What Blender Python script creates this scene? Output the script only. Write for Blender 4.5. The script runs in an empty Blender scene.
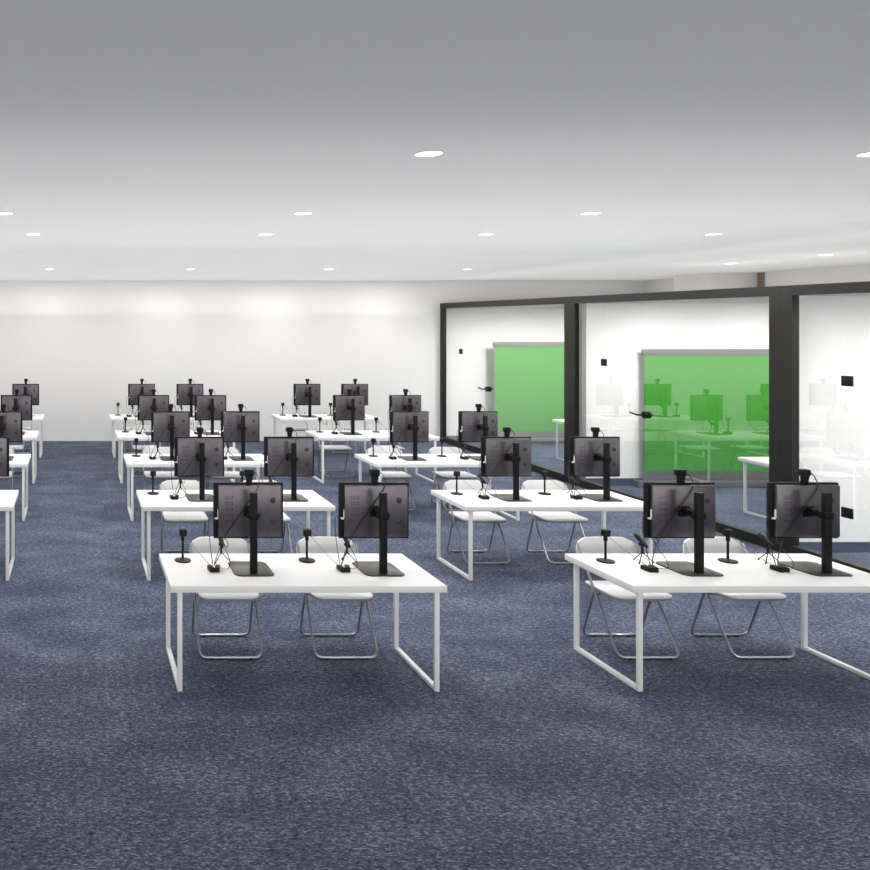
import bpy, bmesh, math, random
from mathutils import Vector, Matrix
random.seed(4)
S = bpy.context.scene
COL = bpy.data.collections.new('room'); S.collection.children.link(COL)
PI = math.pi

# ------------------------------------------------------------------ materials
def mat(name, col, rough=.5, metal=0., spec=.5, emit=None, estr=0.):
    m = bpy.data.materials.new(name); m.use_nodes = True
    b = m.node_tree.nodes['Principled BSDF']
    b.inputs['Base Color'].default_value = (*col, 1)
    b.inputs['Roughness'].default_value = rough
    b.inputs['Metallic'].default_value = metal
    b.inputs['Specular IOR Level'].default_value = spec
    if emit:
        b.inputs['Emission Color'].default_value = (*emit, 1)
        b.inputs['Emission Strength'].default_value = estr
    return m

def noisy(m, scale=40, amount=.06, bump=.02, detail=4, stretch=(1, 1, 1)):
    """small procedural variation of colour and surface"""
    nt = m.node_tree; b = nt.nodes['Principled BSDF']
    tc = nt.nodes.new('ShaderNodeTexCoord'); mp = nt.nodes.new('ShaderNodeMapping')
    mp.inputs['Scale'].default_value = stretch
    n = nt.nodes.new('ShaderNodeTexNoise'); n.inputs['Scale'].default_value = scale
    n.inputs['Detail'].default_value = detail
    nt.links.new(tc.outputs['Object'], mp.inputs['Vector']); nt.links.new(mp.outputs[0], n.inputs['Vector'])
    c = b.inputs['Base Color'].default_value[:3]
    r = nt.nodes.new('ShaderNodeValToRGB')
    r.color_ramp.elements[0].position = .3; r.color_ramp.elements[1].position = .7
    r.color_ramp.elements[0].color = (*[x * (1 - amount) for x in c], 1)
    r.color_ramp.elements[1].color = (*[min(1, x * (1 + amount)) for x in c], 1)
    nt.links.new(n.outputs['Fac'], r.inputs[0]); nt.links.new(r.outputs[0], b.inputs['Base Color'])
    if bump:
        bp = nt.nodes.new('ShaderNodeBump'); bp.inputs['Strength'].default_value = bump
        bp.inputs['Distance'].default_value = .01
        nt.links.new(n.outputs['Fac'], bp.inputs['Height']); nt.links.new(bp.outputs[0], b.inputs['Normal'])
    return m

M = {}
M['wall'] = noisy(mat('wall_paint', (.80, .79, .775), .7, spec=.25), 30, .012, .01)
M['ceiling'] = noisy(mat('ceiling_paint', (.80, .80, .80), .85, spec=.1), 20, .008, 0)
M['column'] = noisy(mat('column_paint', (.72, .71, .70), .8), 20, .02, .01)
M['brown'] = mat('brown_reveal', (.24, .19, .16), .6)
M['room_wall'] = noisy(mat('booth_wall_white', (.84, .835, .82), .6, spec=.3), 25, .01, .01)
M['booth_ceiling'] = noisy(mat('booth_ceiling_shaded', (.28, .28, .28), .8), 25, .02, 0)  # shade on the booth ceiling is put into this grey
M['navy'] = mat('navy_skirting', (.022, .034, .065), .5)
M['frame'] = noisy(mat('black_frame', (.010, .009, .008), .45, spec=.3), 60, .15, .01)
M['reveal'] = mat('frame_reveal_grey', (.16, .155, .15), .5)
M['desk'] = noisy(mat('white_laminate', (.81, .80, .785), .42, spec=.35), 60, .01, .004)
M['leg'] = noisy(mat('white_powder_coat', (.76, .755, .745), .4), 90, .01, .004)
M['seat'] = noisy(mat('white_plastic', (.86, .855, .84), .38), 60, .01, .004)
M['seat_rim'] = mat('grey_seat_rim', (.24, .24, .25), .4, .3)
M['chrome'] = noisy(mat('chrome_tube', (.40, .41, .44), .33, 1.), 40, .08, 0)
M['black'] = noisy(mat('black_plastic', (.0035, .003, .003), .5, spec=.22), 80, .15, .01)
M['blackmetal'] = noisy(mat('black_coated_metal', (.022, .018, .015), .4, spec=.4), 80, .1, .01)
M['rubber'] = mat('black_rubber', (.01, .01, .01), .7)
M['cable'] = mat('cable_black', (.015, .015, .017), .5)
M['thin_cable'] = mat('cable_grey', (.10, .10, .10), .5)
M['shell'] = noisy(mat('graphite_shell', (.130, .118, .132), .33, .85), 30, .1, .01, stretch=(1, 1, .4))
M['vent'] = mat('vent_dark', (.006, .006, .008), .7, spec=.2)
M['grille'] = mat('speaker_mesh_dark', (.035, .032, .036), .5, .3)
M['plug'] = mat('white_plug', (.8, .8, .8), .4)
M['screen'] = mat('screen_glass', (.01, .01, .012), .12)
M['lens'] = mat('lens_glass', (.02, .03, .03), .08)
M['greybar'] = mat('grey_aluminium', (.125, .122, .12), .5, .2)
M['green'] = noisy(mat('chroma_green_cloth', (.05, .255, .03), .85, spec=.05), 8, .03, .02)
M['lamp'] = mat('lamp_diffuser', (.9, .9, .9), .5, emit=(1, .98, .94), estr=6)
M['lamp_ring'] = mat('lamp_ring_white', (.8, .8, .8), .5)

# glass: clear sheet with a plain Fresnel reflection
g = bpy.data.materials.new('clear_glass'); g.use_nodes = True; nt = g.node_tree; nt.nodes.clear()
out = nt.nodes.new('ShaderNodeOutputMaterial'); mx = nt.nodes.new('ShaderNodeMixShader')
tr = nt.nodes.new('ShaderNodeBsdfTransparent'); tr.inputs[0].default_value = (.985, .99, .987, 1)
gl = nt.nodes.new('ShaderNodeBsdfGlossy'); gl.inputs['Roughness'].default_value = .0
gl.inputs['Color'].default_value = (.95, .95, .95, 1)
fr = nt.nodes.new('ShaderNodeFresnel'); fr.inputs['IOR'].default_value = 2.7
ge = nt.nodes.new('ShaderNodeNewGeometry'); fm = nt.nodes.new('ShaderNodeMath'); fm.operation = 'MULTIPLY'
inv = nt.nodes.new('ShaderNodeMath'); inv.operation = 'SUBTRACT'; inv.inputs[0].default_value = 1
nt.links.new(ge.outputs['Backfacing'], inv.inputs[1]); nt.links.new(inv.outputs[0], fm.inputs[1])
sn = nt.nodes.new('ShaderNodeSeparateXYZ'); ab = nt.nodes.new('ShaderNodeMath'); ab.operation = 'ABSOLUTE'; f2 = nt.nodes.new('ShaderNodeMath'); f2.operation = 'MULTIPLY'
nt.links.new(ge.outputs['True Normal'], sn.inputs[0]); nt.links.new(sn.outputs[0], ab.inputs[0])
nt.links.new(fr.outputs[0], fm.inputs[0]); nt.links.new(fm.outputs[0], f2.inputs[0]); nt.links.new(ab.outputs[0], f2.inputs[1]); nt.links.new(f2.outputs[0], mx.inputs[0]); nt.links.new(tr.outputs[0], mx.inputs[1])
nt.links.new(gl.outputs[0], mx.inputs[2]); nt.links.new(mx.outputs[0], out.inputs[0])
M['glass'] = g

# carpet
CARPET_V = .87
cm = mat('navy_carpet', (.07, .09, .16), .95, spec=.08); nt = cm.node_tree; b = nt.nodes['Principled BSDF']
tc = nt.nodes.new('ShaderNodeTexCoord')
def nz(scale, detail, sx, sy, rough=.6):
    mp = nt.nodes.new('ShaderNodeMapping'); mp.inputs['Scale'].default_value = (sx, sy, 1)
    n = nt.nodes.new('ShaderNodeTexNoise'); n.inputs['Scale'].default_value = scale
    n.inputs['Detail'].default_value = detail; n.inputs['Roughness'].default_value = rough
    nt.links.new(tc.outputs['Object'], mp.inputs[0]); nt.links.new(mp.outputs[0], n.inputs['Vector']); return n
n1 = nz(36, 5, .6, 1.25, .8); n2 = nz(1.6, 5, 1, 1.6); n3 = nz(90, 3, .55, 1.1)
a1 = nt.nodes.new('ShaderNodeMath'); a1.operation = 'MULTIPLY_ADD'
nt.links.new(n2.outputs[0], a1.inputs[0]); a1.inputs[1].default_value = .30
nt.links.new(n1.outputs[0], a1.inputs[2])
a2 = nt.nodes.new('ShaderNodeMath'); a2.operation = 'MULTIPLY_ADD'
nt.links.new(n3.outputs[0], a2.inputs[0]); a2.inputs[1].default_value = .8; nt.links.new(a1.outputs[0], a2.inputs[2])
rp = nt.nodes.new('ShaderNodeValToRGB'); e = rp.color_ramp.elements
e[0].position = .88; e[0].color = (.020, .026, .052, 1); e[1].position = 1.0; e[1].color = (.27, .30, .38, 1)
x = e.new(.95); x.color = (.080, .099, .158, 1)
sub = nt.nodes.new('ShaderNodeMapRange'); sub.inputs['From Min'].default_value = .70; sub.inputs['From Max'].default_value = 1.42
sub.inputs['To Min'].default_value = .838; sub.inputs['To Max'].default_value = 1.052
nt.links.new(a2.outputs[0], sub.inputs[0]); nt.links.new(sub.outputs[0], rp.inputs[0])
sc_ = nt.nodes.new('ShaderNodeHueSaturation'); sc_.inputs['Value'].default_value = CARPET_V; sc_.inputs['Saturation'].default_value = .9
nt.links.new(rp.outputs[0], sc_.inputs['Color']); nt.links.new(sc_.outputs[0], b.inputs['Base Color'])
bp = nt.nodes.new('ShaderNodeBump'); bp.inputs['Strength'].default_value = .5; bp.inputs['Distance'].default_value = .012
nt.links.new(n1.outputs[0], bp.inputs['Height']); nt.links.new(bp.outputs[0], b.inputs['Normal'])
M['carpet'] = cm

# ------------------------------------------------------------------ mesh helpers
def box(bm, x0, x1, y0, y1, z0, z1, bev=0, seg=2, mtx=None):
    t = bmesh.new()
    bmesh.ops.create_cube(t, size=1)
    for v in t.verts:
        v.co = Vector(((x0 + x1) / 2 + v.co.x * (x1 - x0), (y0 + y1) / 2 + v.co.y * (y1 - y0), (z0 + z1) / 2 + v.co.z * (z1 - z0)))
    if bev: bmesh.ops.bevel(t, geom=t.edges[:], offset=bev, segments=seg, profile=.5, affect='EDGES')
    merge(bm, t, mtx)
def merge(bm, t, mtx=None):
    if mtx: bmesh.ops.transform(t, matrix=mtx, verts=t.verts)
    me = bpy.data.meshes.new('tmp'); t.to_mesh(me); bm.from_mesh(me); bpy.data.meshes.remove(me); t.free()
def prism(bm, pts, z0, z1, bev=0, mtx=None):
    """outline in x,y pulled from z0 to z1"""
    t = bmesh.new(); vs = [t.verts.new((p[0], p[1], z0)) for p in pts]
    f = t.faces.new(vs); r = bmesh.ops.extrude_face_region(t, geom=[f])
    for v in r['geom']:
        if isinstance(v, bmesh.types.BMVert): v.co.z = z1
    bmesh.ops.recalc_face_normals(t, faces=t.faces)
    if bev:
        es = [e for e in t.edges if abs(e.verts[0].co.z - e.verts[1].co.z) < 1e-6]
        bmesh.ops.bevel(t, geom=es, offset=bev, segments=2, profile=.5, affect='EDGES')
    merge(bm, t, mtx)
def lathe(bm, prof, n=24, mtx=None):
    t = bmesh.new(); rings = []
    for r, z in prof:
        if r < 1e-6: rings.append([t.verts.new((0, 0, z))])
        else: rings.append([t.verts.new((r * math.cos(2 * PI * k / n), r * math.sin(2 * PI * k / n), z)) for k in range(n)])
    for a, c in zip(rings, rings[1:]):
        for k in range(n):
            k2 = (k + 1) % n
            if len(a) == 1 and len(c) == 1: continue
            if len(a) == 1: t.faces.new((a[0], c[k2], c[k]))
            elif len(c) == 1: t.faces.new((a[k], a[k2], c[0]))
            else: t.faces.new((a[k], a[k2], c[k2], c[k]))
    bmesh.ops.recalc_face_normals(t, faces=t.faces)
    merge(bm, t, mtx)
def fillet(pts, rad, n=5):
    P = [Vector(p) for p in pts]; o = [P[0]]
    for a, c, d in zip(P, P[1:], P[2:]):
        u = (a - c); w = (d - c); r = min(rad, u.length * .45, w.length * .45)
        p0 = c + u.normalized() * r; p1 = c + w.normalized() * r
        for k in range(n + 1):
            s = k / n; o.append(p0 * (1 - s) ** 2 + c * 2 * s * (1 - s) + p1 * s * s)
    o.append(P[-1]); return o
def tube(bm, pts, r, n=10, rad=None, closed_caps=True):
    P = fillet(pts, rad) if rad else [Vector(p) for p in pts]
    t = bmesh.new(); rings = []; up = None
    for i, p in enumerate(P):
        d = (P[min(i + 1, len(P) - 1)] - P[max(i - 1, 0)]).normalized()
        if up is None: up = d.orthogonal().normalized()
        up = (up - d * up.dot(d)).normalized(); w = d.cross(up)
        rr = r[i] if isinstance(r, (list, tuple)) else r
        rings.append([t.verts.new(p + (up * math.cos(2 * PI * k / n) + w * math.sin(2 * PI * k / n)) * rr) for k in range(n)])
    for a, c in zip(rings, rings[1:]):
        for k in range(n): t.faces.new((a[k], a[(k + 1) % n], c[(k + 1) % n], c[k]))
    t.faces.new(rings[0][::-1]); t.faces.new(rings[-1])
    bmesh.ops.recalc_face_normals(t, faces=t.faces)
    merge(bm, t)
def smooth_path(pts, n=6):
    P = [Vector(p) for p in pts]; P = [2 * P[0] - P[1]] + P + [2 * P[-1] - P[-2]]; o = []
    for i in range(1, len(P) - 2):
        for k in range(n):
            s = k / n; a, b_, c, d = P[i - 1:i + 3]
            o.append(.5 * ((2 * b_) + (c - a) * s + (2 * a - 5 * b_ + 4 * c - d) * s * s + (3 * b_ - a - 3 * c + d) * s ** 3))
    o.append(P[-2]); return o
def rot(x=0, y=0, z=0, at=(0, 0, 0)):
    from mathutils import Euler
    return Matrix.Translation(at) @ Euler((x, y, z)).to_matrix().to_4x4()
def rrect(x0, x1, y0, y1, rads, n=6):
    """rounded rectangle; rads = radius at (x0,y0),(x1,y0),(x1,y1),(x0,y1)"""
    o = []
    for (cx, cy, a0), r in zip(((x0, y0, PI), (x1, y0, 1.5 * PI), (x1, y1, 0), (x0, y1, .5 * PI)), rads):
        sx = 1 if cx == x0 else -1; sy = 1 if cy == y0 else -1
        for k in range(n + 1):
            a = a0 + k / n * PI / 2
            o.append((cx + sx * r + r * math.cos(a), cy + sy * r + r * math.sin(a)))
    return o
def obj(name, bm, m, parent=None, smooth=True, ang=35):
    me = bpy.data.meshes.new(name)
    bm.to_mesh(me); bm.free(); me.materials.append(M[m])
    if smooth:
        me.polygons.foreach_set('use_smooth', [True] * len(me.polygons))
        me.set_sharp_from_angle(angle=math.radians(ang))
    o = bpy.data.objects.new(name, me); COL.objects.link(o)
    if parent: o.parent = parent
    return o
def thing(name, label, cat, loc=(0, 0, 0), rz=0, group=None):
    o = bpy.data.objects.new(name, None); COL.objects.link(o); o.empty_display_size = .1
    o.location = loc; o.rotation_euler = (0, 0, rz); o['label'] = label; o['category'] = cat
    if group: o['group'] = group
    return o
def tag(o, label, cat, group=None):
    o['label'] = label; o['category'] = cat
    if group: o['group'] = group
    return o
def struct(name, bm, m, parent=None, smooth=False):
    o = obj(name, bm, m, parent, smooth)
    if not parent: o['kind'] = 'structure'
    return o
def dup(root, loc, rz=None, label=None):
    r = root.copy(); COL.objects.link(r); r.location = loc
    if rz is not None: r.rotation_euler = (0, 0, rz)
    if label: r['label'] = label
    for ch in list(root.children):
        c = ch.copy(); COL.objects.link(c); c.parent = r
        for gch in list(ch.children):
            d = gch.copy(); COL.objects.link(d); d.parent = c
    return r
NB = bmesh.new

# ------------------------------------------------------------------ the setting
CH = 3.43; YB = 17.14; XR = 12.19; XL = -8.6; YF = -3.0
GX = 7.79            # outer face of the glazed front of the booths
bm = NB(); box(bm, XL - .2, XR + .2, YF - .2, YB + .2, -.1, 0); struct('floor', bm, 'carpet')
bm = NB(); box(bm, XL - .2, XR + .2, YF - .2, YB + .2, CH, CH + .1); struct('ceiling', bm, 'ceiling')
bm = NB(); box(bm, XL - .2, XR + .2, YB, YB + .15, 0, CH); struct('wall_back', bm, 'wall')
bm = NB(); box(bm, XR, XR + .15, YF, YB, 0, CH); struct('wall_right', bm, 'wall')
bm = NB(); box(bm, 11.35, XR, 14.3, 15.2, 2.95, CH); struct('trim_1', bm, 'column')
bm = NB(); box(bm, XR - .02, XR, 14.17, 14.3, 2.95, CH); struct('trim_2', bm, 'brown')
bm = NB(); box(bm, XL - .15, XL, YF, YB, 0, CH); struct('wall_left', bm, 'wall')
# wall behind the camera: unseen windows added to light the camera-facing sides
W0, W1, WB, WT = XL + .4, XR - .4, .45, 2.75
bm = NB()
box(bm, XL, W0, YF - .15, YF, 0, CH); box(bm, W1, XR, YF - .15, YF, 0, CH)
box(bm, W0, W1, YF - .15, YF, 0, WB); box(bm, W0, W1, YF - .15, YF, WT, CH)
struct('wall_front', bm, 'wall')
bm = NB(); n = 8
for k in range(n + 1):
    x = W0 + (W1 - W0) * k / n; box(bm, max(W0, x - .03), min(W1, x + .03), YF - .11, YF - .05, WB, WT)
box(bm, W0, W1, YF - .11, YF - .05, WB, WB + .06); box(bm, W0, W1, YF - .11, YF - .05, WT - .06, WT)
struct('window_4', bm, 'leg')

# booths behind the glass
TOPB = 2.95; BEAM = 2.84; RAIL = .115
P1, P2, P3 = 12.47, 8.86, 4.6      # camera-side faces of the booth partitions
XI = 11.95
bm = NB(); box(bm, GX + .08, XI, P1, P1 + .12, 0, BEAM); struct('wall_booth_far', bm, 'room_wall')
bm = NB(); box(bm, GX + .08, XI, P2, P2 + .12, 0, BEAM); struct('wall_booth_middle', bm, 'room_wall')
bm = NB(); box(bm, GX, XI, P3 - .12, P3, 0, BEAM); struct('wall_booth_near', bm, 'room_wall')
bm = NB(); box(bm, XI, XI + .1, P3 - .12, YB, 0, BEAM); struct('wall_booth_right', bm, 'room_wall')
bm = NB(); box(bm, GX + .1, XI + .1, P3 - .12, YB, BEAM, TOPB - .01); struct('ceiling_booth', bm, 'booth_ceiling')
for nm, y in (('far', YB), ('middle', P1), ('near', P2)):
    bm = NB(); box(bm, GX + .1, XI, y - .015, y, 0, .115); struct('baseboard_' + nm, bm, 'navy')
for i, y in enumerate((P1, P2)):
    bm = NB(); box(bm, GX + .075, GX + .135 - i * .03, y - .03, y + .1, 0, BEAM); struct('trim_%d' % (3 + i), bm, 'reveal')
# glazed fronts: (far end y, near end y, far post width, near post width)
fronts = [(YB, 12.62, .12, .16), (12.62, 8.86, .10, .14), (8.86, P3 - .12, .15, .15)]
hinge_y = [16.3, 11.88, 8.13]; latch_y = [15.2, 10.98, 7.3]
for i, ((ya, yb, pa, pb), hy, ly) in enumerate(zip(fronts, hinge_y, latch_y)):
    w = bpy.data.objects.new('window_%d' % (i + 1), None); COL.objects.link(w); w.location = (GX, yb, 0); w['kind'] = 'structure'
    L = ya - yb
    bm = NB(); g_ = .002
    box(bm, 0, .08, L - pa, L, 0, TOPB); box(bm, 0, .08, g_, pb, 0, TOPB)
    box(bm, 0, .08, pb, L - pa, BEAM, TOPB); box(bm, -.01, .09, pb, L - pa, 0, RAIL)
    struct('window_frame', bm, 'frame', w)
    bm = NB(); gx0, gx1 = .038, .046
    d0, d1 = ly - .08 - yb, hy - .002 - yb
    box(bm, gx0, gx1, d1 + .002, L - pa, RAIL, BEAM)
    if d0 - .002 > pb: box(bm, gx0, gx1, pb, d0 - .002, RAIL, BEAM)
    struct('window_pane', bm, 'glass', w)
    d = bpy.data.objects.new('door_%d' % (i + 1), None); COL.objects.link(d); d.location = (GX, yb, 0); d['kind'] = 'structure'
    bm = NB(); box(bm, gx0, gx1, d0, d1, RAIL + .004, BEAM - .004); struct('door_pane', bm, 'glass', d)
    for hz in (1.95, .61):
        bm = NB(); box(bm, .030, .038, d1 - .055, d1 + .055, hz - .052, hz + .052, .002)
        box(bm, .046, .054, d1 - .055, d1 + .055, hz - .052, hz + .052, .002)
        obj('hinge', bm, 'black', d)
    bm = NB(); yh = ly - yb; hz = 1.275
    Rx = rot(0, PI / 2, 0, (.0, yh, hz))
    lathe(bm, [(0, -.012), (.042, -.012), (.05, 0), (.05, .028), (.02, .036), (.0, .038)], 24, Rx)
    tube(bm, [(.02, yh, hz), (-.055, yh, hz), (-.06, yh + .06, hz - .005), (-.055, yh + .2, hz + .012)], .012, 10, .03)
    lathe(bm, [(0, 0), (.05, 0), (.05, .022), (.02, .03), (0, .03)], 24, rot(0, PI / 2, 0, (.046, yh, hz)))
    tube(bm, [(.06, yh, hz), (.13, yh, hz), (.135, yh + .16, hz + .005)], .011, 10, .03)
    obj('door_handle', bm, 'black', d)

# ------------------------------------------------------------------ ceiling lamps
lamps = [(1.836, 4.17, 'largest round downlight seen whole, nearest to the camera'),
         (4.16, 4.17, 'round downlight cut off by the right edge of the photo'),
         (-.58, 6.46, 'round downlight touching the left edge, higher than its neighbour'),
         (1.83, 6.46, 'round downlight left of centre, in the second lamp row'),
         (4.15, 6.46, 'round downlight right of centre, in the second lamp row'),
         (-.43, 8.0, 'round downlight near the left edge, in the third lamp row'),
         (1.89, 8.0, 'second round downlight from the left in the third lamp row'),
         (4.1, 8.0, 'third round downlight from the left in the third lamp row'),
         (6.37, 8.0, 'rightmost round downlight in the third lamp row'),
         (9.8, 10.46, 'small round downlight above the glass booths, nearer of two'),
         (9.8, 11.98, 'small round downlight above the glass booths, farther of two'),
         (-.45, 13.3, 'faint far downlight by the back wall, leftmost of four'),
         (1.9, 13.3, 'faint far downlight by the back wall, second of four'),
         (4.19, 13.3, 'faint far downlight by the back wall, third of four'),
         (6.5, 13.3, 'faint far downlight by the back wall, rightmost of four')]
L0 = None
for x, y, lab in lamps:
    if L0 is None:
        L0 = thing('ceiling_lamp', lab, 'ceiling lamp', (x, y, CH), 0, 'round downlights set in the ceiling')
        bm = NB(); lathe(bm, [(.066, 0), (.073, -.001), (.072, -.004), (.066, -.005), (.064, 0)], 40); obj('trim_ring', bm, 'lamp_ring', L0)
        bm = NB(); lathe(bm, [(0, -.004), (.066, -.004), (.066, -.001), (0, -.001)], 40); obj('diffuser', bm, 'lamp', L0)
    else: dup(L0, (x, y, CH), None, lab)
def area(name, loc, size, power, col=(1, 1, 1), rotx=0, roty=0, shape='DISK', sy=None, spread=PI):
    l = bpy.data.lights.new(name, 'AREA'); l.shape = shape; l.size = size
    if sy: l.size_y = sy
    l.energy = power; l.color = col; l.spread = spread
    o = bpy.data.objects.new(name, l); COL.objects.link(o); o.location = loc; o.rotation_euler = (rotx, roty, 0); return o
LP = 19.5
for x in (-5.2, -2.9, -.55, 1.83, 4.15, 6.45):
    for y in (1.9, 4.17, 6.46, 8.0, 10.4, 13.3, 15.9):
        if (x < -1 and y in (6.46,)): continue
        p = LP * {1.9: .02, 4.17: .10, 6.46: .6, 8.0: 1.35, 10.4: 1.5, 13.3: 1.0, 15.9: .85}[y] * (1 + .06 * (x - .6))
        area('lamp_light', (x, y, CH - .02), .16, p, (1, .985, .96))
for y, bw in ((15.0, 54), (10.7, 37), (6.8, 46)):
    for x in (8.9, 10.6):
        area('booth_light', (x, y - .5, BEAM - .02), .5, bw, (1, .99, .97))
        area('booth_light', (x, y + .6, BEAM - .02), .5, bw, (1, .99, .97))
# added fill without any fixture, brightens the ceiling, stronger over the rear rows
UP = ((3.0, 1.2, 5.0, .14), (3.0, 4.8, 2.2, .50), (3.0, 7.8, 3.8, .66), (3.0, 13.4, 7.2, .56))
for x, y, sy, L in UP:
    area('ceiling_fill', (x - 3.45, y, 2.66), 16.0, L * PI * 16.0 * sy, (1, .985, .95), PI, 0, 'RECTANGLE', sy)
area('ceiling_fill', (9.78, 10.6, 2.975), 4.55, .58 * PI * 4.55 * 12.6, (1, .99, .98), PI, 0, 'RECTANGLE', 12.6)  # same added fill, laid over the booth roof
for x, y in ((9.8, 10.46), (9.8, 12)): area('lamp_light', (x, y, CH - .02), .16, 6)

# ------------------------------------------------------------------ desk
DW, DD, DH = 1.9, .775, .738
def make_desk(label):
    t = thing('desk', label, 'desk', group='white training desks')
    bm = NB(); box(bm, 0, DW, 0, DD, DH - .047, DH, .003); obj('tabletop', bm, 'desk', t)
    for x0 in (.052, DW - .040 - .034):
        for y0 in (.027, DD - .027 - .024):
            bm = NB(); box(bm, x0, x0 + .034, y0, y0 + .024, 0, DH - .047, .003); obj('leg', bm, 'leg', t)
        bm = NB(); box(bm, x0, x0 + .034, .051, DD - .051, 0, .028, .003); obj('floor_rail', bm, 'leg', t)
        bm = NB(); box(bm, x0, x0 + .034, .051, DD - .051, DH - .075, DH - .047, .003); obj('top_rail', bm, 'leg', t)
    return t
# ------------------------------------------------------------------ folding chair (faces -y)
def make_chair(label):
    t = thing('folding_chair', label, 'chair', group='folding chairs at the training desks')
    bm = NB()
    prism(bm, rrect(-.228, .235, -.213, .18, (.075, .075, .03, .03)), .443, .457, .005)
    obj('seat', bm, 'seat', t)
    bm = NB(); prism(bm, rrect(-.227, .234, -.212, .179, (.075, .075, .03, .03)), .425, .443, .004); obj('seat_rim', bm, 'seat_rim', t)
    # backrest: curved panel with round top corners
    out = rrect(-.243, .243, 0, .235, (.05, .05, .085, .085), 8)
    bm = NB(); tb = bmesh.new()
    nx, nz_ = 18, 10
    def side(yo):
        rows = []
        for j in range(nz_ + 1):
            z = .235 * j / nz_; hw = .243
            if z > .15: hw = .243 - .085 + math.sqrt(max(0, .085 ** 2 - (z - .15) ** 2))
            if z < .05: hw = .243 - .05 + math.sqrt(max(0, .05 ** 2 - (.05 - z) ** 2))
            rows.append([tb.verts.new((hw * (2 * k / nx - 1), yo - .035 * (1 - (hw * (2 * k / nx - 1) / .243) ** 2) * -1 + .36 * z * .3, z)) for k in range(nx + 1)])
        return rows
    A, B = side(0), side(.014)
    for j in range(nz_):
        for k in range(nx):
            tb.faces.new((A[j][k], A[j][k + 1], A[j + 1][k + 1], A[j + 1][k])); tb.faces.new((B[j][k + 1], B[j][k], B[j + 1][k], B[j + 1][k + 1]))
    for j in range(nz_):
        tb.faces.new((A[j][0], A[j + 1][0], B[j + 1][0], B[j][0])); tb.faces.new((A[j][nx], B[j][nx], B[j + 1][nx], A[j + 1][nx]))
    for k in range(nx):
        tb.faces.new((A[0][k], B[0][k], B[0][k + 1], A[0][k + 1])); tb.faces.new((A[nz_][k], A[nz_][k + 1], B[nz_][k + 1], B[nz_][k]))
    bmesh.ops.recalc_face_normals(tb, faces=tb.faces)
    merge(bm, tb, Matrix.Translation((0, .225, .545))); obj('backrest', bm, 'seat', t, ang=50)
    # frame that runs from the floor in front up behind the backrest
    r = .0095
    f = lambda z: -.248 + .665 * z
    bm = NB(); tube(bm, [(-.236, f(.74) , .74), (-.236, f(.0) , .012), (.236, f(.0), .012), (.236, f(.74), .74)], r, 10, .06)
    tube(bm, [(-.236, f(.62), .62), (.236, f(.62), .62)], .008, 8)
    obj('front_leg_frame', bm, 'chrome', t)
    h = lambda z: .19 - .36 * z
    bm = NB(); tube(bm, [(-.232, h(.425), .425), (-.232, h(0), .012), (.232, h(0), .012), (.232, h(.425), .425)], r, 10, .06)
    tube(bm, [(-.236, f(.40), .40), (.236, f(.40), .40)], .006, 8)
    obj('rear_leg_frame', bm, 'chrome', t)
    for s in (-1, 1):
        for yy, xx in ((f(0), .15), (h(0), .14)):
            bm = NB(); box(bm, s * xx - .014, s * xx + .014, yy - .013, yy + .013, 0, .01, .002); obj('foot_pad', bm, 'rubber', t)
    return t
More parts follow.
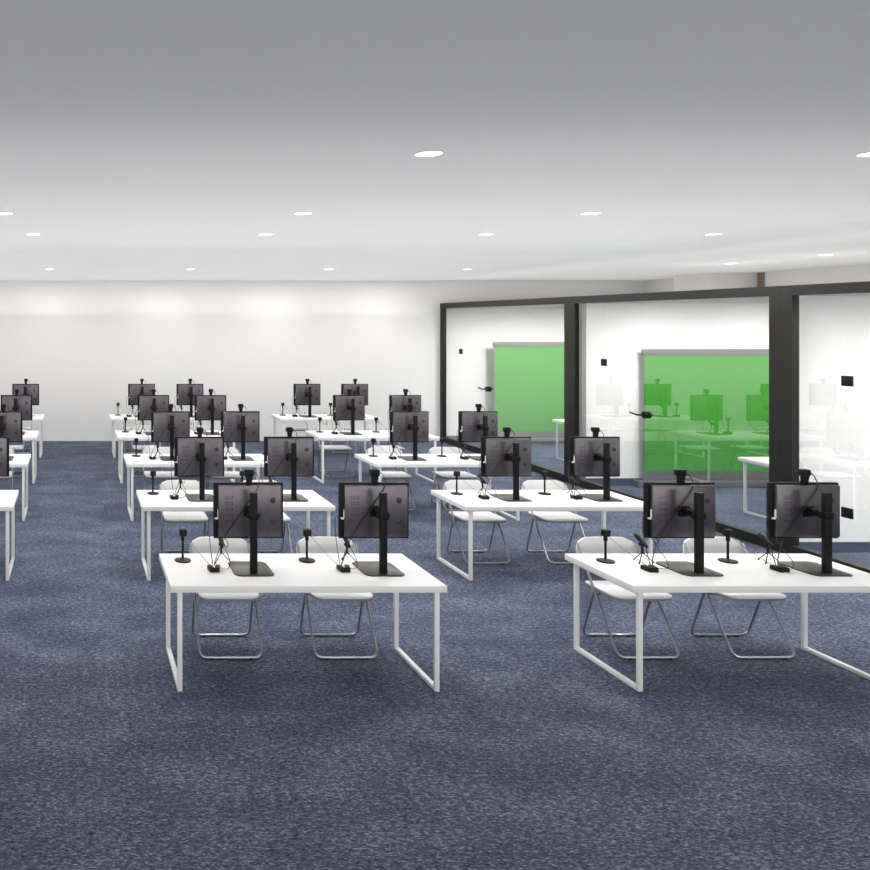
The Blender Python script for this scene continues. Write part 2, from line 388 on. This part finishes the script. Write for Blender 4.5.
# ------------------------------------------------------------------ monitor on pole stand (screen faces +y, away from the camera)
def make_monitor(label):
    t = thing('monitor', label, 'monitor', group='monitors on pole stands')
    bm = NB(); prism(bm, [(-.142, -.125), (-.125, -.158), (-.105, -.168), (.105, -.168), (.13, -.158), (.142, -.13), (.142, .13), (.11, .17), (-.11, .17), (-.142, .135)], 0, .009, .002)
    obj('stand_base', bm, 'blackmetal', t)
    bm = NB(); box(bm, -.025, .025, -.118, -.083, .009, .584, .004); obj('stand_pole', bm, 'black', t)
    bm = NB(); box(bm, -.256, .260, .082, .109, .205, .619, .004)
    obj('screen_panel', bm, 'black', t)
    bm = NB(); box(bm, -.243, .247, .1085, .111, .218, .606); obj('screen', bm, 'screen', t)
    bm = NB(); box(bm, -.228, .239, .047, .083, .224, .604, .006, 3); sh = obj('back_shell', bm, 'shell', t)
    for z in (.494, .338):
        bm = NB(); lathe(bm, [(0, .002), (.016, .002), (.021, .0), (.021, -.001), (0, -.001)], 20, rot(PI / 2, 0, 0, (.174, .047, z))); obj('speaker_grille', bm, 'grille', sh)
    bm = NB()
    for i in range(5):
        for j in range(5):
            for k in range(2):
                x = -.178 + i * .0125; z = .528 - j * .044 - k * .014
                box(bm, x, x + (.006 if i == 4 else .0035), -.0012 + .047, .048, z - .008, z)
    obj('vent_slots', bm, 'vent', sh)
    bm = NB(); box(bm, -.04, .04, .037, .047, .375, .455, .004); box(bm, -.016, .016, -.085, .04, .403, .433, .004)
    box(bm, -.033, .033, -.126, -.076, .39, .446, .006)
    tube(bm, [(-.05, -.1, .418), (-.03, -.1, .418)], .018, 14); tube(bm, [(-.022, .005, .418), (.022, .005, .418)], .028, 14); tube(bm, [(-.02, -.045, .418), (.02, -.045, .418)], .022, 14)
    tube(bm, [(.03, -.1, .418), (.046, -.1, .418)], .013, 12)
    obj('mount_arm', bm, 'black', t)
    bm = NB(); box(bm, -.250, -.228, .055, .074, .352, .364, .002); box(bm, -.2315, -.2275, .053, .068, .360, .425, .001); obj('usb_plug', bm, 'plug', t)
    bm = NB()
    tube(bm, smooth_path([(-.250, .065, .358), (-.280, .07, .375), (-.295, .06, .31), (-.29, .04, .18), (-.282, .02, .09), (-.275, .005, .03)]), .0028, 6)
    tube(bm, smooth_path([(-.205, .092, .207), (-.18, .095, .165), (-.155, .095, .135), (-.148, .095, .165), (-.17, .092, .207)]), .0025, 6)
    tube(bm, smooth_path([(-.19, .092, .207), (-.175, .07, .14), (-.150, .01, .06), (-.170, -.02, .012), (-.22, .0, .010)]), .0025, 6)
    obj('cable', bm, 'cable', t)
    bm = NB(); w = (0, .094, .619)      # lead of the webcam, clipped to the back of the monitor
    tube(bm, [tuple(a + b_ for a, b_ in zip(w, q)) for q in smooth_path([(.034, .0, .07), (.060, -.01, .066), (.076, -.025, .03), (.068, -.050, -.02), (.035, -.056, -.08), (-.01, -.058, -.14),
                          (-.07, -.057, -.23), (-.15, -.057, -.345), (-.20, -.060, -.43), (-.245, -.075, -.53), (-.268, -.10, -.589)])], .0033, 6)
    obj('webcam_cable', bm, 'cable', t)
    return t
def make_webcam(label):
    t = thing('webcam', label, 'webcam', group='webcams clipped on the monitors')
    bm = NB(); box(bm, -.026, .040, -.032, .020, .050, .098, .008, 3); obj('camera_body', bm, 'black', t)
    bm = NB(); lathe(bm, [(0, 0), (.014, 0), (.016, .008), (.012, .02), (0, .02)], 18, rot(-PI / 2, 0, 0, (-.002, .019, .074))); obj('lens', bm, 'lens', t)
    bm = NB(); prism(bm, [(-.014, .001), (.026, .001), (.034, .052), (-.020, .052)], .0, .024, .002, rot(PI / 2, 0, 0, (0, .0, 0))); box(bm, -.012, .024, -.028, -.0145, -.012, .02, .002); box(bm, -.012, .024, -.028, .012, .0008, .01, .002); obj('clip', bm, 'black', t)
    return t
def make_camera_stand(label, tilt=0.):
    t = thing('desktop_camera', label, 'camera', group='small cameras on round-base stands')
    bm = NB(); lathe(bm, [(0, 0), (.059, 0), (.062, .004), (.06, .010), (.03, .014), (.012, .018), (0, .018)], 32); obj('round_base', bm, 'black', t)
    bm = NB(); lathe(bm, [(0, .016), (.009, .016), (.008, .15), (.012, .155), (.015, .172), (.013, .186), (.006, .194), (0, .194)], 16); obj('pole', bm, 'black', t)
    bm = NB(); box(bm, -.028, .028, -.016, .02, -.026, .026, .005, 2, rot(.15, 0, .1, (.003, 0, .215)))
    h = obj('camera_head', bm, 'black', t)
    bm = NB(); lathe(bm, [(0, 0), (.009, 0), (.009, .003), (0, .004)], 14, rot(PI / 2 + .15, 0, .1, (.006, -.016, .215))); obj('lens', bm, 'lens', h)
    bm = NB(); tube(bm, smooth_path([(.015, .012, .205), (.05, .0, .165), (.10, -.09, .10), (.165, -.185, .035), (.19, -.225, .025)]), .0017, 6); obj('cable', bm, 'thin_cable', t)
    return t
def make_mic(label):
    t = thing('microphone', label, 'microphone', group='microphones on mini tripods')
    a, c = Vector((0, -.05, .125)), Vector((0, .08, .192))
    bm = NB(); n = 9
    tube(bm, [a + (c - a) * k / n for k in range(n + 1)], [.009, .013, .015, .015, .015, .015, .0165, .017, .016, .010], 16); obj('microphone_body', bm, 'black', t)
    bm = NB(); tube(bm, [(0, 0, .065), (0, .0, .09), (0, .005, .14)], [.009, .008, .008], 12); box(bm, -.018, .018, -.012, .02, .122, .142, .004); obj('neck', bm, 'black', t)
    for fx, fy in ((-.017, .062), (-.05, -.04), (.067, -.023)):
        bm = NB(); tube(bm, [(fx * .1, fy * .1, .07), (fx, fy, .007)], .0032, 8); tube(bm, [(fx, fy, 0), (fx * 1.02, fy * 1.02, .011)], .0055, 8); obj('leg', bm, 'black', t)
    return t
def make_hub(label):
    t = thing('usb_hub', label, 'usb hub', group='twin black hubs on the desks')
    for s, a in ((-1, .12), (1, -.22)):
        bm = NB(); box(bm, -.018, .018, -.045, .045, 0, .034, .007, 2, rot(0, 0, a, (s * .023, 0, 0))); obj('connector_block', bm, 'black', t)
    bm = NB(); box(bm, -.012, .012, -.03, .01, 0, .012, .002); obj('cable_joint', bm, 'plug', t)
    return t

rows = {5: 'front row', 4: 'second row from front', 3: 'middle row', 2: 'second row from back', 1: 'back row'}
Y0 = {5: 5.49, 4: 7.86, 3: 10.23, 2: 12.60, 1: 14.97}
cols = {0: (-2.525, 'left block'), 1: (.645, 'centre block'), 2: (3.822, 'right block')}
# (stand height) the webcam sits on the panel's top edge
protos = {}
def place(kind, maker, loc, label):
    if kind not in protos:
        o = maker(label); o.location = loc; protos[kind] = o
    else: o = dup(protos[kind], loc, None, label)
    return o
# seats that the photograph shows nothing of
SKIP = set()
for r in (5, 4, 3, 2, 1):
    for c in (1, 2, 0):
        if c == 0 and r == 5: continue
        X0, cn = cols[c]; y = Y0[r]; rn = rows[r]
        edge = {0: 'nearest the left edge of the photo', 1: 'across the aisle', 2: 'beside the glass booths'}[c]
        place('desk', make_desk, (X0, y, 0), 'white desk with loop legs, %s, %s' % (rn, cn))
        MX = {0: (.63, 1.565), 1: (.63, 1.563), 2: (.645 if r < 5 else .66, 1.565 if r < 5 else 1.58)}[c]
        for s, (xm, xc, sn) in enumerate(((MX[0] - (.022 if r < 4 else 0), .525, 'left seat'), (MX[1] - (.022 if r < 4 else 0), 1.40, 'right seat'))):
            if c == 0 and s == 0: continue
            w = '%s, %s, %s' % (sn, rn, cn)
            def ok(kind): return (kind, r, c, s) not in SKIP
            place('monitor', make_monitor, (X0 + xm, y + .37, DH), 'grey-backed monitor on black pole stand, ' + w) if ok('monitor') else 0
            if ok('webcam'): place('webcam', make_webcam, (X0 + xm, y + .37 + .094, DH + .6195), 'black webcam on top of the monitor, ' + w)
            if ok('camera'): place('camera', make_camera_stand, (X0 + ((.161, 1.105), (.161, 1.103), (.182, 1.108))[c][s], y + (.58 if c < 2 else .565), DH), 'small black camera on round stand, ' + w)
            if ok('mic'): place('mic', make_mic, (X0 + (.447, 1.395)[s], y + .546, DH), 'black mini tripod microphone, ' + w)
            if ok('hub'): place('hub', make_hub, (X0 + (.358, 1.305)[s], y + .337, DH), 'black twin hub beside the monitor stand, ' + w)
            if ok('chair'): place('chair', make_chair, (X0 + xc - (.012 if c == 2 else 0), y + .81, 0), 'white folding chair with chrome legs, ' + w)
# booth furniture
for y, lab, cl in ((14.16, 'far', 'far'), (9.97, 'middle', 'middle')):
    dup(protos['desk'], (8.88, y, 0), None, 'white desk inside the %s glass booth' % lab)['group'] = 'desks inside the glass booths'
    ch = dup(protos['chair'], (9.86, y + .85, 0), None, 'white folding chair inside the %s glass booth' % lab); ch['group'] = 'chairs inside the glass booths'
def make_green(label):
    t = thing('green_screen', label, 'backdrop screen', group='green backdrop screens in the booths')
    bm = NB(); box(bm, 0, 2.4, -.006, .004, .24, 2.035); obj('green_cloth', bm, 'green', t)
    bm = NB(); box(bm, -.012, 2.412, -.004, .002, .09, .24); box(bm, -.012, 0, -.004, .002, .24, 2.03); obj('grey_border', bm, 'greybar', t)
    bm = NB(); box(bm, -.03, 2.43, -.02, .02, 2.035, 2.13, .004); obj('top_bar', bm, 'greybar', t)
    bm = NB(); box(bm, -.13, 2.5, -.07, .07, 0, .1, .006); obj('base_case', bm, 'greybar', t)
    bm = NB(); tube(bm, [(1.2, .03, .1), (1.2, .03, 2.08)], .012, 10); obj('support_pole', bm, 'greybar', t)
    return t
gs = make_green('bright green backdrop screen in the middle glass booth'); gs.location = (8.78, 12.37, 0)
dup(gs, (8.80, 16.85, 0), None, 'pale green backdrop screen in the far glass booth')

# ------------------------------------------------------------------ daylight and camera
SKY = 4.5
wd = bpy.data.worlds.new('daylight'); S.world = wd; wd.use_nodes = True
nt = wd.node_tree; bg = nt.nodes['Background']; bg.inputs[1].default_value = SKY
tc = nt.nodes.new('ShaderNodeTexCoord'); sp = nt.nodes.new('ShaderNodeSeparateXYZ'); rp = nt.nodes.new('ShaderNodeValToRGB')
mr = nt.nodes.new('ShaderNodeMapRange'); mr.inputs['From Min'].default_value = -1; mr.inputs['From Max'].default_value = 1
nt.links.new(tc.outputs['Generated'], sp.inputs[0]); nt.links.new(sp.outputs[2], mr.inputs[0]); nt.links.new(mr.outputs[0], rp.inputs[0])
e = rp.color_ramp.elements; e[0].position = .47; e[0].color = (.42, .41, .40, 1); e[1].position = .50; e[1].color = (1, .985, .96, 1)
nt.links.new(rp.outputs[0], bg.inputs[0])
p = area('window_daylight', ((W0 + W1) / 2, YF - .16, (WB + WT) / 2), W1 - W0, 1, shape='RECTANGLE', sy=WT - WB)  # portal for sky light through the added windows
p.rotation_euler = (PI / 2, 0, 0); p.data.cycles.is_portal = True
cam = bpy.data.cameras.new('camera'); co = bpy.data.objects.new('camera', cam); COL.objects.link(co)
co.location = (0, 0, 2.55); co.rotation_euler = (PI / 2, 0, 0)
cam.sensor_width = 36; cam.lens = 36 * 800 / 870; cam.shift_x = (435 - 76.5) / 870; cam.shift_y = -(435 - 322) / 870
S.camera = co
S.view_settings.view_transform = 'Standard'; S.view_settings.look = 'None'; S.view_settings.gamma = 1
S.view_settings.use_curve_mapping = False; S.view_settings.exposure = 0.0
S.cycles.max_bounces = 10; S.cycles.diffuse_bounces = 6; S.cycles.transparent_max_bounces = 12
S.cycles.caustics_reflective = False; S.cycles.caustics_refractive = False
S.cycles.use_denoising = True; S.cycles.sample_clamp_indirect = 6
